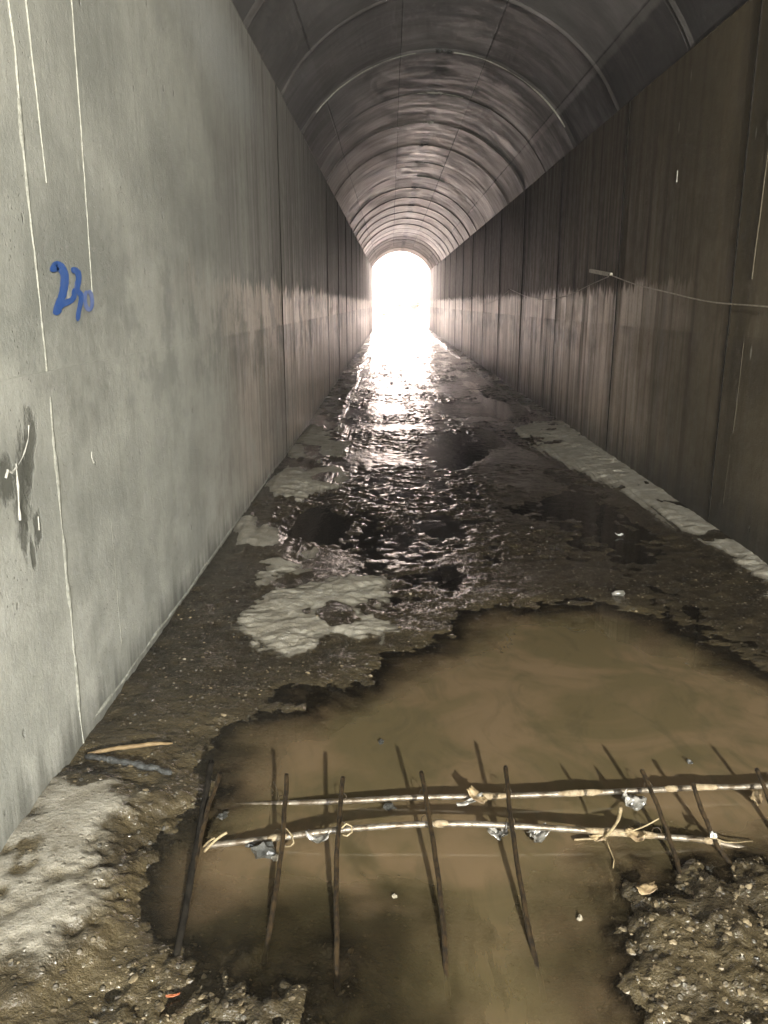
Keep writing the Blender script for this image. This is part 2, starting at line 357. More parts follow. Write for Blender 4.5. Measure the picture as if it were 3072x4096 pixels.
class MB:
    def __init__(s): s.v = []; s.f = []
    def poly(s, pts):
        n = len(s.v); s.v += [Vector(p) for p in pts]; s.f.append(list(range(n, n + len(pts))))
    def tube(s, pts, rad, seg=8, rnd=None, jit=0.0):
        pts = [Vector(p) for p in pts]; n = len(s.v); N = len(pts)
        up = Vector((0, 0, 1)); prev = None
        for i, p in enumerate(pts):
            t = (pts[min(i + 1, N - 1)] - pts[max(i - 1, 0)]).normalized()
            a = prev if prev is not None else (up if abs(t.z) < .9 else Vector((1, 0, 0)))
            a = (a - t * a.dot(t)).normalized(); b = t.cross(a); prev = a
            r = rad[i] if isinstance(rad, (list, tuple)) else rad
            for k in range(seg):
                q = 2 * math.pi * k / seg; rr = r * (1 + (rnd.uniform(-jit, jit) if rnd else 0))
                s.v.append(p + (a * math.cos(q) + b * math.sin(q)) * rr)
        for i in range(N - 1):
            for k in range(seg):
                s.f.append([n + i * seg + k, n + i * seg + (k + 1) % seg, n + (i + 1) * seg + (k + 1) % seg, n + (i + 1) * seg + k])
        s.f.append([n + k for k in range(seg)][::-1]); s.f.append([n + (N - 1) * seg + k for k in range(seg)])
    def lump(s, c, r, rnd, sub=1, sq=(1, 1, 1), rough=.25):
        bm = bmesh.new(); bmesh.ops.create_icosphere(bm, subdivisions=sub, radius=1)
        off = Vector((rnd.uniform(0, 99), rnd.uniform(0, 99), rnd.uniform(0, 99)))
        rot = Matrix.Rotation(rnd.uniform(0, 6.28), 3, 'Z') @ Matrix.Rotation(rnd.uniform(-.5, .5), 3, 'X')
        n = len(s.v)
        for v in bm.verts:
            k = 1 + rough * mnoise.noise(v.co * 1.6 + off) * 1.6
            q = v.co * k; q = rot @ Vector((q.x * sq[0], q.y * sq[1], q.z * sq[2])) * r
            s.v.append(Vector(c) + q)
        for f in bm.faces: s.f.append([n + v.index for v in f.verts])
        bm.free()
    def box(s, c, hx, hy, hz, rot=None):
        n = len(s.v)
        for dx in (-1, 1):
            for dy in (-1, 1):
                for dz in (-1, 1):
                    q = Vector((dx * hx, dy * hy, dz * hz)); q = rot @ q if rot else q
                    s.v.append(Vector(c) + q)
        for f in ((0, 1, 3, 2), (4, 6, 7, 5), (0, 4, 5, 1), (2, 3, 7, 6), (0, 2, 6, 4), (1, 5, 7, 3)): s.f.append([n + i for i in f])
    def build(s, name, mat, parent=None, smooth=True, origin=None):
        return mesh_obj(name, s.v, s.f, mat, parent, smooth, origin)
def grid_np(name, V, nx, ny, mat, attrs=None, smooth=True):
    """V (ny,nx,3) array to a mesh"""
    me = bpy.data.meshes.new(name)
    idx = np.arange(nx * ny).reshape(ny, nx)
    q = np.stack([idx[:-1, :-1], idx[:-1, 1:], idx[1:, 1:], idx[1:, :-1]], -1).reshape(-1, 4)
    me.vertices.add(nx * ny); me.vertices.foreach_set('co', V.reshape(-1).astype(np.float32))
    me.loops.add(q.size); me.loops.foreach_set('vertex_index', q.reshape(-1).astype(np.int32))
    me.polygons.add(len(q)); me.polygons.foreach_set('loop_start', (np.arange(len(q)) * 4).astype(np.int32))
    me.polygons.foreach_set('loop_total', np.full(len(q), 4, np.int32))
    me.polygons.foreach_set('use_smooth', np.full(len(q), smooth))
    me.update(calc_edges=True); me.validate()
    for k, a in (attrs or {}).items():
        at = me.attributes.new(k, 'FLOAT', 'POINT'); at.data.foreach_set('value', a.reshape(-1).astype(np.float32))
    me.materials.append(M[mat]); o = bpy.data.objects.new(name, me); COL.objects.link(o); return o
# ------------------------------------------------------------------ walls
def build_wall(X, sgn, top, mat, seed):
    """sgn: +1 when the room lies on +X side. Panels stepped by a few mm, a recessed groove at each joint."""
    rnd = random.Random(seed); mb = MB(); gm = MB()
    zs = [-.35, .0, .4, .9, 1.385, 1.385, 1.9, 2.5, 3.1, top]
    ys = [Y0] + [q for q in JOINTS if sgn < 0 or q not in (5.72, 11.75, 2.655)] + [Y1]; gw = .008 if sgn < 0 else .005
    for i in range(len(ys) - 1):
        a = ys[i] + (gw if i else 0); b = ys[i + 1] - (gw if i < len(ys) - 2 else 0)
        off = rnd.uniform(-.002, .002); off2 = off - .0035
        K = 6
        def xo(y, z):
            return X + sgn * ((off2 if z > 1.385 else off) + .004 * mnoise.noise(Vector((y * .7, z * .7, seed))))
        def P(y, z, hi):
            o = off2 if hi else off
            return (X + sgn * (o + .005 * mnoise.noise(Vector((y * .6, z * .6, seed)))), y, z)
        for j in range(len(zs) - 1):
            if zs[j] == zs[j + 1]:
                for k in range(K):
                    y_0 = a + (b - a) * k / K; y_1 = a + (b - a) * (k + 1) / K
                    mb.poly([P(y_0, zs[j], 0), P(y_1, zs[j], 0), P(y_1, zs[j], 1), P(y_0, zs[j], 1)])
                continue
            hi = j >= 5
            for k in range(K):
                y_0 = a + (b - a) * k / K; y_1 = a + (b - a) * (k + 1) / K
                mb.poly([P(y_0, zs[j], hi), P(y_1, zs[j], hi), P(y_1, zs[j + 1], hi), P(y_0, zs[j + 1], hi)])
        if i < len(ys) - 2:                                   # groove between this panel and the next
            e = ys[i + 1]; xi = X - sgn * .022; x0 = X + sgn * .004
            gm.poly([(x0, e - gw, -.35), (xi, e - gw, -.35), (xi, e - gw, top), (x0, e - gw, top)])
            gm.poly([(xi, e - gw, -.35), (xi, e + gw, -.35), (xi, e + gw, top), (xi, e - gw, top)])
            gm.poly([(xi, e + gw, -.35), (x0, e + gw, -.35), (x0, e + gw, top), (xi, e + gw, top)])
    xb = X - sgn * .5
    mb.poly([(xb, Y0, -.35), (xb, Y1, -.35), (xb, Y1, top), (xb, Y0, top)])       # back of the wall
    mb.poly([(X + sgn * .004, Y0, top), (X + sgn * .004, Y1, top), (xb, Y1, top), (xb, Y0, top)])
    for e in (Y0, Y1):
        mb.poly([(X, e, -.35), (xb, e, -.35), (xb, e, top), (X, e, top)])
    w = mb.build('tunnel_wall', mat, smooth=False); gm.build('joint_filler', 'bitumen', w, smooth=False); return w
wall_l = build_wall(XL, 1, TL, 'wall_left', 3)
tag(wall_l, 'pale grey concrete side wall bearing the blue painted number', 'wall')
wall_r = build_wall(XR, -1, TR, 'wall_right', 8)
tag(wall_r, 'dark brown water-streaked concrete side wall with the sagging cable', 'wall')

def fin(parent, X, sgn, pts, w, hgt, seed, mat='laitance', name='joint_fin'):
    """a ragged ridge of laitance squeezed out of a formwork joint; pts are (y,z)"""
    rnd = random.Random(seed); mb = MB(); P = []
    for (a, b) in zip(pts[:-1], pts[1:]):
        L = math.hypot(b[0] - a[0], b[1] - a[1]); n = max(2, int(L / .035))
        for i in range(n): P.append((a[0] + (b[0] - a[0]) * i / n, a[1] + (b[1] - a[1]) * i / n))
    P.append(pts[-1]); prof = []
    for i, (y, z) in enumerate(P):
        q = P[min(i + 1, len(P) - 1)]; r = P[max(i - 1, 0)]
        ty, tz = q[0] - r[0], q[1] - r[1]; L = math.hypot(ty, tz) or 1; ny, nz = -tz / L, ty / L
        k = .62 + .7 * mnoise.noise(Vector((y * 4, z * 4, seed))) + .5 * mnoise.noise(Vector((y * 17, z * 17, seed))) + rnd.uniform(-.22, .22)
        wob = (.010 + .3 * w) * (mnoise.noise(Vector((y * 1.8, z * 1.8, seed + 5))) + .4 * mnoise.noise(Vector((y * 8, z * 8, seed + 6))))
        ww = w * max(.10, k); hh = (.45 if mat == 'calcite' else .16) * hgt * max(.3, k + .2)
        c = (y + ny * wob, z + nz * wob)
        prof.append([(X - sgn * .006, c[0] - ny * ww, c[1] - nz * ww), (X + sgn * hh, c[0] - ny * ww * .35, c[1] - nz * ww * .35),
                     (X + sgn * hh * .9, c[0] + ny * ww * .4, c[1] + nz * ww * .4), (X - sgn * .006, c[0] + ny * ww, c[1] + nz * ww)])
    for a, b in zip(prof[:-1], prof[1:]):
        n = len(mb.v); mb.v += [Vector(p) for p in a + b]
        for k in range(3): mb.f.append([n + k, n + k + 1, n + 4 + k + 1, n + 4 + k])
    return mb.build(name, mat, parent)
fin(wall_l, XL, 1, [(2.66, .0), (2.655, .7), (2.665, 1.3)], .024, .028, 1)
fin(wall_l, XL, 1, [(2.665, 1.3), (2.668, 1.8), (2.67, 2.2)], .016, .008, 1)
fin(wall_l, XL, 1, [(2.67, 2.2), (2.68, 2.34), (2.662, 2.5), (2.672, 2.62)], .006, .006, 21)
fin(wall_l, XL, 1, [(3.13, .22), (3.14, .75), (3.14, 1.15)], .007, .006, 2)
fin(wall_l, XL, 1, [(3.15, 1.62), (3.17, 2.0), (3.19, 2.5)], .004, .004, 3)
fin(wall_l, XL, 1, [(3.19, 2.5), (3.20, 2.95), (3.21, 3.3)], .003, .003, 3)
fin(wall_l, XL, 1, [(2.82, 1.98), (2.80, 2.35), (2.79, 2.6)], .003, .003, 4)
fin(wall_l, XL, 1, [(2.3, 1.352), (2.64, 1.372)], .006, .005, 5)
fin(wall_r, XR, -1, [(5.49, .25), (5.48, .6)], .004, .005, 10, 'dull_laitance')
fin(wall_r, XR, -1, [(5.46, .75), (5.45, 1.0), (5.44, 1.35)], .005, .006, 11, 'dull_laitance')
fin(wall_r, XR, -1, [(5.43, 1.75), (5.41, 2.2), (5.38, 2.75)], .006, .007, 12, 'dull_laitance')
fin(wall_r, XR, -1, [(8.66, 2.75), (8.65, 3.1), (8.66, 3.48)], .006, .008, 13, 'dull_laitance')
fin(wall_r, XR, -1, [(7.35, .30), (7.33, .56)], .007, .008, 14, 'dull_laitance')
fin(wall_r, XR, -1, [(14.93, 2.0), (14.92, 2.8), (14.93, 3.46)], .020, .015, 15)
fin(wall_r, XR, -1, [(9.9, .75), (9.9, 1.05)], .012, .010, 16)
fin(wall_l, XL, 1, [(2.75, .075), (4.2, .06), (5.6, .06), (7.5, .055), (9.5, .05)], .014, .03, 41)
# calcite runs in the honeycombed patch and small popped crusts
fin(wall_l, XL, 1, [(2.38, 1.135), (2.372, 1.09), (2.368, 1.05), (2.36, 1.0), (2.357, .965)], .011, .016, 31, 'calcite', 'calcite_crust')
fin(wall_l, XL, 1, [(2.385, 1.13), (2.42, 1.147), (2.45, 1.172), (2.475, 1.20), (2.485, 1.235)], .006, .012, 32, 'calcite', 'calcite_crust')
fin(wall_l, XL, 1, [(2.375, 1.12), (2.34, 1.112), (2.315, 1.125), (2.30, 1.105)], .006, .012, 33, 'calcite', 'calcite_crust')
fin(wall_l, XL, 1, [(2.982, 1.062), (2.978, 1.04), (2.995, 1.015)], .008, .014, 34, 'calcite', 'calcite_crust')
fin(wall_l, XL, 1, [(2.476, .945), (2.472, .90)], .004, .010, 35, 'calcite', 'calcite_crust')
fin(wall_r, XR, -1, [(5.42, 2.74), (5.43, 2.68), (5.41, 2.60)], .010, .012, 36, 'calcite', 'calcite_crust')
fin(wall_r, XR, -1, [(7.05, 2.64), (7.05, 2.55)], .008, .010, 37, 'calcite', 'calcite_crust')

# ------------------------------------------------------------------ painted number 230
def painted(parent):
    def to(zx, zy):
        x = 81 + zx * .0976 - 108; y = 540 + zy * .0976 - 570
        return (2.79 + .0040 * x - .0004 * y, 1.725 + .0002 * x - .00147 * y)
    def ribbon(name, pts, w, mat, lift):
        C = []
        for i in range(len(pts) - 1):                       # Catmull-Rom
            p0 = pts[max(i - 1, 0)]; p1 = pts[i]; p2 = pts[i + 1]; p3 = pts[min(i + 2, len(pts) - 1)]
            for k in range(6):
                t = k / 6
                C.append(tuple(.5 * (2 * p1[a] + (p2[a] - p0[a]) * t + (2 * p0[a] - 5 * p1[a] + 4 * p2[a] - p3[a]) * t * t + (-p0[a] + 3 * p1[a] - 3 * p2[a] + p3[a]) * t ** 3) for a in (0, 1)))
        C.append(pts[-1]); mb = MB(); rows = []
        N = len(C)
        for i, c in enumerate(C):
            a = C[max(i - 1, 0)]; b = C[min(i + 1, N - 1)]
            tx, ty = b[0] - a[0], b[1] - a[1]; L = math.hypot(tx, ty) or 1
            s = i / (N - 1); cap = min(1, math.sqrt(max(0.02, min(s, 1 - s) * N / 3.0)))
            ww = 1.36 * (w[0] + (w[1] - w[0]) * s) * cap * (1 + .12 * mnoise.noise(Vector((c[0] * .02, c[1] * .02, 3))))
            l = to(c[0] - ty / L * ww, c[1] + tx / L * ww); r = to(c[0] + ty / L * ww, c[1] - tx / L * ww)
            rows.append((Vector((XL + lift, *l)), Vector((XL + lift, *r))))
        for a, b in zip(rows[:-1], rows[1:]): mb.poly([a[0], a[1], b[1], b[0]])
        return mb.build(name, mat, parent, smooth=False)
    lift = .0065
    o = ribbon('painted_digit', [(300, 480), (300, 400), (355, 330), (440, 390), (515, 540), (520, 720), (500, 900), (460, 1060), (400, 1210), (365, 1330), (365, 1460)], (72, 66), 'blue', lift)
    o['label'] = 'blue painted figure 2'
    ribbon('painted_stroke', [(340, 1330), (450, 1240), (580, 1195), (680, 1160), (735, 1080), (745, 960), (790, 900)], (60, 42), 'blue', lift + .0008)
    o = ribbon('painted_digit', [(660, 470), (735, 455), (815, 510), (845, 640), (820, 800), (800, 930), (830, 1010)], (56, 52), 'blue', lift + .0016)
    o['label'] = 'blue painted figure 3'
    ribbon('painted_stroke', [(800, 980), (860, 1010), (905, 1090), (895, 1220), (865, 1360), (835, 1500), (825, 1680)], (50, 40), 'blue', lift + .0024)
    o = ribbon('painted_digit', [(1080, 985), (1020, 1040), (1010, 1180), (1030, 1330), (1090, 1440), (1160, 1440), (1195, 1340), (1190, 1180), (1150, 1040), (1080, 985)], (34, 38), 'faint_blue', lift + .0016)
    o['label'] = 'worn pale blue painted figure 0'
painted(wall_l)

# ------------------------------------------------------------------ vault
def arc_pts(n, dr=0.0):
    A = Vector((XL - .035, TL)); B = Vector((XR + .035, TR)); ch = (B - A); c = ch.length; rise = 1.05
    Rr = (c * c / 4 + rise * rise) / (2 * rise); mid = (A + B) / 2
    nrm = Vector((-ch.y, ch.x)).normalized(); ctr = mid + nrm * (rise - Rr)
    a0 = math.atan2(A.y - ctr.y, A.x - ctr.x); a1 = math.atan2(B.y - ctr.y, B.x - ctr.x)
    if a0 < a1: a0 += 2 * math.pi
    return [(ctr.x + (Rr + dr) * math.cos(a0 + (a1 - a0) * i / n), ctr.y + (Rr + dr) * math.sin(a0 + (a1 - a0) * i / n), i / n) for i in range(n + 1)]
rnd = random.Random(21); NA = 72
ys_v, off_v = [], []
k0 = int((Y0 - .98) / 2.03) - 1; y = .98 + 2.03 * k0
while y < Y1:
    a, b = max(Y0, y), min(Y1, y + 2.03)
    if b - a > .05:
        o_ = rnd.uniform(-.016, .016); tl = rnd.uniform(-.012, .012)
        lip = rnd.choice((.0, .012, .018, .022))
        ys_v += [a + .004, a + .03, a + .05, a + (b - a) * .33, a + (b - a) * .66, b - .06, b - .02, b - .004]
        off_v += [o_ + .022, o_ + .012, o_, o_ + tl * .3, o_ + tl * .6, o_ + tl, o_ + tl - lip, o_ + tl - lip * .5]
    y += 2.03
V = np.zeros((len(ys_v), NA + 1, 3)); AR = np.zeros((len(ys_v), NA + 1))
for i, (yy, oo) in enumerate(zip(ys_v, off_v)):
    for j, (px, pz, s) in enumerate(arc_pts(NA, 0)):
        V[i, j] = (px, yy, pz); AR[i, j] = s
base = np.array([(p[0], p[1]) for p in arc_pts(NA, 0)]); out = np.array([(p[0], p[1]) for p in arc_pts(NA, 1.0)])
dirs = out - base
for i, (yy, oo) in enumerate(zip(ys_v, off_v)):
    nz = fbm(np.arange(NA + 1) * .11 + i * .0, np.full(NA + 1, yy * .9), 5, 3) * .012
    V[i, :, 0] = base[:, 0] + dirs[:, 0] * (oo + nz); V[i, :, 2] = base[:, 1] + dirs[:, 1] * (oo + nz)
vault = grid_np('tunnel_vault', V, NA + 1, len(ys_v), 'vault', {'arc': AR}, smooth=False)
# close it into a shell with an outer skin
mb = MB()
outp = arc_pts(NA, .45)
for i in range(NA):
    mb.poly([(outp[i][0], Y0, outp[i][1]), (outp[i + 1][0], Y0, outp[i + 1][1]), (outp[i + 1][0], Y1, outp[i + 1][1]), (outp[i][0], Y1, outp[i][1])])
    inn = arc_pts(NA, .06)
    for e in (Y0, Y1):
        mb.poly([(inn[i][0], e, inn[i][1]), (outp[i][0], e, outp[i][1]), (outp[i + 1][0], e, outp[i + 1][1]), (inn[i + 1][0], e, inn[i + 1][1])])
shell = mb.build('outer_shell', 'earth', vault, smooth=False)
tag(vault, 'arched concrete roof cast in rings, dark overhead and streaked near the far mouth', 'vault')
# laitance ridges and calcite drips along the ring joints
def ring_fin(ybase, s0, s1, w, h, seed):
    rnd = random.Random(seed); n = int((s1 - s0) * 4.25 / .05); mb = MB(); prof = []
    for i in range(n + 1):
        s = s0 + (s1 - s0) * i / n; q = s * NA; j = min(int(q), NA - 1); t = q - j
        b_ = base[j] * (1 - t) + base[j + 1] * t; d_ = dirs[j] * (1 - t) + dirs[j + 1] * t
        k = max(.2, .7 + .6 * mnoise.noise(Vector((s * 22, seed, 0))) + rnd.uniform(-.1, .1)); yy = ybase + .02 * mnoise.noise(Vector((s * 9, seed, 4)))
        def at(r, dy): return (b_[0] + d_[0] * r, yy + dy, b_[1] + d_[1] * r)
        prof.append([at(.03, -w * k), at(-h * k - .01, -w * .3), at(-h * k - .01, w * .3), at(.03, w * k)])
    for a, b in zip(prof[:-1], prof[1:]):
        m = len(mb.v); mb.v += [Vector(p) for p in a + b]
        for k in range(3): mb.f.append([m + k, m + k + 1, m + 4 + k + 1, m + 4 + k])
    return mb.build('joint_fin', 'laitance', vault)
for k, s0, s1 in ((5, .53, .93), (5, .08, .42), (4, .50, .56), (6, .44, .60), (7, .52, .66), (7, .30, .46), (9, .50, .62), (8, .40, .55), (3, .74, .80), (10, .5, .66)):
    ring_fin(.98 + 2.03 * k, s0, s1, .014, .012, k * 7 + int(s0 * 100))
for k in (4, 5, 6, 7, 8, 9, 11, 13, 15):
    rr = random.Random(k); mb = MB(); yy = .98 + 2.03 * k
    for i in range(7):
        q = .5 + (i - 3) * .0055 + rr.uniform(-.002, .002); jj = int(q * NA)
        px = base[jj][0] + (base[jj + 1][0] - base[jj][0]) * (q * NA - jj)
        mb.lump((px, yy + .03 * math.sin(i * 1.9 + k), base[jj][1] - .004), rr.uniform(.026, .04), rr, 2, (1, 1.5, .5), .5)
    mb.build('calcite_crust', 'calcite' if k in (6, 7, 9) else 'strip', vault)

# ------------------------------------------------------------------ floor
PZ = {
'drynear': [(-1.35, 1.2), (-1.3, 2.0), (-1.10, 2.52), (-0.79, 2.40), (-0.72, 2.2), (-0.78, 1.986), (-0.80, 1.791), (-0.88, 1.612), (-.98, 1.2)],
'notch': [(-1.05, 2.44), (-1.08, 2.62), (-0.879, 2.501), (-0.845, 2.36), (-0.96, 2.24), (-1.04, 2.29)],
'dryA': [(-0.785, 3.884), (-0.73, 4.217), (-0.546, 4.404), (-0.396, 4.523), (-0.238, 4.649), (-0.041, 4.507), (-0.026, 4.217), (-0.11, 4.011), (-0.023, 3.706), (-0.123, 3.623), (-0.33, 3.706), (-0.486, 3.491), (-0.636, 3.623)],
'dryB': [(-1.09, 5.681), (-1.03, 6.009), (-0.786, 5.386), (-0.483, 5.222), (-0.579, 4.692), (-0.694, 4.507), (-0.841, 4.92)],
'dryC': [(-1.04, 6.96), (-0.982, 7.658), (-0.685, 8.119), (-0.413, 7.882), (-0.46, 7.147), (-0.711, 6.532), (-0.869, 6.564)],
'dryD': [(-1.136, 8.919), (-1.01, 10.647), (-0.624, 10.855), (-0.448, 9.71), (-0.493, 8.501), (-0.742, 8.243), (-0.982, 8.243)],
'dryR': [(1.652, 10.647), (2.4, 11.297), (2.4, 8.119), (2.4, 6.009), (2.4, 3.2), (2.25, 3.4), (2.16, 4.011), (2.18, 4.404), (2.17, 5.066), (2.06, 5.62), (1.99, 6.532), (1.86, 7.768), (1.74, 8.636)],
'pool': [(-0.571, 2.34), (-0.6, 2.559), (-0.542, 2.798), (-0.385, 2.981), (-0.242, 3.08), (-0.03, 3.207), (0.117, 3.441), (0.353, 3.706), (0.526, 4.011), (0.889, 4.112), (1.178, 3.979), (1.379, 3.706), (1.505, 3.391), (1.824, 3.04), (1.7, 2.3), (1.4, 2.0), (1.063, 2.066), (0.906, 2.086), (0.627, 2.025), (0.563, 1.876), (0.589, 1.654), (0.551, 1.2), (0.005, 1.2), (-0.053, 1.713), (-0.34, 1.744), (-0.523, 1.713), (-0.633, 1.808), (-0.654, 2.025), (-0.642, 2.195)],
'poolD': [(-0.818, 5.62), (-0.753, 6.223), (-0.469, 6.374), (-0.284, 6.009), (-0.35, 5.62), (-0.591, 5.363)],
'poolE': [(0.284, 8.919), (0.679, 10.252), (1.316, 10.647), (1.436, 9.378), (0.934, 8.243), (0.489, 7.999)],
'poolF': [(0.404, 12.859), (1.237, 14.013), (2.19, 13.476), (2.016, 11.532), (1.045, 11.775)],
'poolG': [(0.153, 5.744), (0.345, 6.15), (0.693, 6.009), (0.54, 5.5), (0.275, 5.442)],
'poolH': [(0.969, 6.452), (1.652, 6.96), (1.972, 6.009), (1.882, 4.781), (1.402, 4.606), (1.016, 5.066)],
'poolI': [(0.249, 4.873), (0.491, 4.968), (0.47, 4.443), (0.273, 4.29)],
'gravR': [(0.6, 2.025), (0.906, 2.086), (1.202, 2.129), (1.4, 1.9), (1.2, 1.2), (0.551, 1.2), (0.589, 1.654)],
'gravL': [(-0.581, 1.626), (-0.465, 1.713), (-0.338, 1.728), (-0.053, 1.698), (0.005, 1.2), (-0.664, 1.2)],
}
def floor_fields(X, Y):
    X = X.astype(float); Y = Y.astype(float)
    st = np.clip(Y / 5, 1, 4)                                # patches stretch along the flow further in
    wx = X + .15 * fbm(X * 5, Y * 5 / st, 31, 4) + .05 * fbm(X * 26, Y * 26 / st, 32, 3)
    wy = Y + .17 * st * fbm(X * 5 + 40, Y * 5 / st, 33, 4) + .05 * st * fbm(X * 26, Y * 26 / st + 9, 34, 3)
    sd = {k: sdpoly(wx, wy, v) for k, v in PZ.items()}
    z = .003 + .010 * fbm(X * 1.6, Y * .9, 40, 3)
    z = z - .0005 * sstep(3.9, 5.0, Y) * sstep(-.55, -.1, X + .1 * fbm(X * 3, Y * 1.5, 39, 3)) * sstep(2.0, 1.7, X)
    z = z + .035 * sstep(-.45, -1.05, X) * sstep(9.5, 7, Y) + .03 * sstep(1.7, 2.25, X) * sstep(3, 4, Y)
    mgL = .50 + .22 * fbm(Y * .35, Y * 0 + 1.5, 41, 4); mgR = .42 + .20 * fbm(Y * .35, Y * 0 + 7.5, 42, 4)
    dl = wx - XL; dr = XR - wx
    farm = sstep(9.5, 12.0, Y)
    edge = np.maximum(sstep(mgL, mgL - .25, dl), sstep(mgR, mgR - .22, dr)) * farm
    z = z + .016 * edge
    dry = edge * .52
    for k in ('dryA', 'dryB', 'dryC', 'dryD', 'dryR', 'drynear'):
        s = sd[k]; z = z + .022 * sstep(-.10, .14, s) * (1 if k != 'drynear' else 1.6)
        wdt = .10 if k != 'drynear' else .26
        dry = np.maximum(dry, sstep(-wdt * (1.3 if k != 'drynear' else .45), wdt * .9, s) * (1 if k not in ('dryD',) else .8))
    # holes of damp in the dry patch
    dry = dry * (1 - .95 * sstep(-.03, .05, sd['notch'])) * (1 - .85 * sstep(.12, .36, fbm(X * 4.6, Y * 3.0, 44, 4)))
    p = .6 * sd['pool'] + .4 * sdpoly(X, Y, PZ['pool']) + .05 * fbm(X * 3.5, Y * 3.5, 36, 3); z = z - (.115 - .05 * sstep(2.2, 1.6, Y)) * sstep(-.20, .65, p) + .022 * fbm(X * 2.2, Y * 2.2, 37, 3) * sstep(.02, .2, p) - .014 * sstep(-.20, .10, p)
    for k, dp in (('poolD', .022), ('poolE', .008), ('poolF', .008), ('poolG', .009), ('poolH', .007), ('poolI', .009)):
        z = z - dp * sstep(-.08, .14, sd[k])
    pm = np.maximum.reduce([sstep(-.06, .10, sd[k]) for k in ('pool', 'poolD')])
    pm = np.maximum(pm, .45 * np.maximum.reduce([sstep(-.06, .16, sd[k]) for k in ('poolE', 'poolF', 'poolG', 'poolI')]))
    gv = np.maximum(sstep(-.06, .06, sd['gravR']), sstep(-.10, .08, sd['gravL']))
    z = z + .024 * sstep(-.12, .14, sd['gravR']) - .004 * sstep(-.15, .15, sd['gravL'])
    # furrows scoured in the right-hand gravel
    z = z + .011 * gv * fbm(X * 42, Y * 24, 48, 3) - .026 * gv * (sstep(.5, 1.2, X)) * np.clip(np.sin(X * 33 + 2.5 * fbm(X * 3, Y * 3, 47, 2)), 0, 1)
    near = sstep(3.4, 2.4, Y) * (1 - pm) * (1 - .92 * dry)
    z = z + near * (.012 * fbm(X * 9, Y * 9, 62, 3) - .004 * sstep(.25, .6, np.abs(fbm(X * 14, Y * 14, 63, 2))) * sstep(-.9, -.5, X))
    micro = .0075 * fbm(X * 7, Y * 5 / st, 50, 3) + (.0085 + .0055 * sstep(3.6, 5, Y)) * fbm(X * 13, Y * 15, 51, 3) + .0030 * fbm(X * 70, Y * 70, 52, 2) + .006 * sstep(4, 6, Y) * fbm(X * 2.4, Y * 3.2 / st, 53, 3)
    smooth_ = sstep(-.28, .22, fbm(X * 1.7, Y * 1.3, 57, 4))
    micro = micro * (1 - sstep(3.6, 5, Y) * (.72 - .85 * smooth_))
    z = z + micro * (1 - .8 * pm) * (1 + .5 * gv) * (1 - .8 * np.clip(dry * 1.5, 0, 1) * sstep(3.4, 2.6, Y))
    silt = np.clip(sstep(.9, -.2, X) * sstep(3.6, 2.0, Y) * (1 - .3 * fbm(X * 3, Y * 3, 60, 3)) * .55 + .25 * sstep(-.3, -.8, X) * sstep(3.3, 2.2, Y), 0, 1)
    silt = np.maximum(silt, .62 * sstep(-.50, .05, p)); silt = np.maximum(silt, .5 * gv * sstep(.4, .7, X))
    return z, dry, gv, silt
xs = np.linspace(XL - .03, XR + .03, 400)
yl = [.7]
while yl[-1] < Y1: yl.append(yl[-1] + max(.0075, .0023 * yl[-1]))
yl = np.array([Y0, -2.0, 0.0] + yl)
GX, GY = np.meshgrid(xs, yl)
FZ, FD, FG, FS = floor_fields(GX, GY)
FZ[0:3] = .03
floor = grid_np('floor', np.stack([GX, GY, FZ], -1), len(xs), len(yl), 'floor', {'dry': FD, 'gravel': FG, 'silt': FS})
tag(floor, 'rough wet concrete invert with pale dry patches', 'floor', kind='structure')
def ground_z(x, y):
    return float(floor_fields(np.array([[x]]), np.array([[y]]))[0][0, 0])
# water: a level sheet that cuts the uneven floor; it knows how deep the floor lies below it
ys_w = yl[3:][::2]; xs_w = xs[::2]
WX, WY = np.meshgrid(xs_w, ys_w)
water = grid_np('water', np.stack([WX, WY, WX * 0], -1), len(xs_w), len(ys_w), 'water', {'depth': np.clip(-FZ[3:][::2, ::2], 0, 1), 'murk': .12 + .88 * sstep(-.35, -.02, sdpoly(WX, WY, PZ['pool'])) * (1 - .25 * sstep(2.15, 1.85, WY) * sstep(.3, 0, WX))})
tag(water, 'shallow muddy water lying in the invert', 'water', kind='structure')

# ------------------------------------------------------------------ unseen earth bank, added over the tunnel to shade the far mouth
mb = MB()
mb.box((-20.9, 24, 2.3), 19.2, 27.2, 2.7); mb.box((22.2, 24, 2.3), 19.2, 27.2, 2.7); mb.box((.6, 24, 5.85), 40.5, 27.15, .70)
bank = mb.build('shading_embankment', 'earth', smooth=False)
tag(bank, 'unseen earth bank over the tunnel, shaped to shade the far mouth', 'shading_embankment', kind='structure')
# ------------------------------------------------------------------ outside ground and hill beyond the mouth
gx = np.linspace(-60, 60, 90); gy = np.concatenate([np.linspace(Y1 - .02, 62, 26), np.linspace(63, 190, 50)])
HX, HY = np.meshgrid(gx, gy)
HZ = -.05 + sstep(56, 62, HY) * 1.2 + np.clip(HY - 58, 0, None) * .85 + 1.5 * fbm(HX * .12, HY * .12, 71, 5) * sstep(54, 64, HY) + .05 * fbm(HX * .9, HY * .9, 72, 4)
HZ = np.where(HY > 110, np.minimum(HZ, 45 + 4 * fbm(HX * .05, HY * .05, 73, 3)), HZ)
HZ = HZ + np.clip(np.abs(HX - .6) - 4, 0, None) * .8 * sstep(60, 52, HY)
hill = grid_np('hillside', np.stack([HX, HY, HZ], -1), len(gx), len(gy), 'earth')
tag(hill, 'pale sunlit earth slope beyond the tunnel mouth', 'hillside', kind='structure')
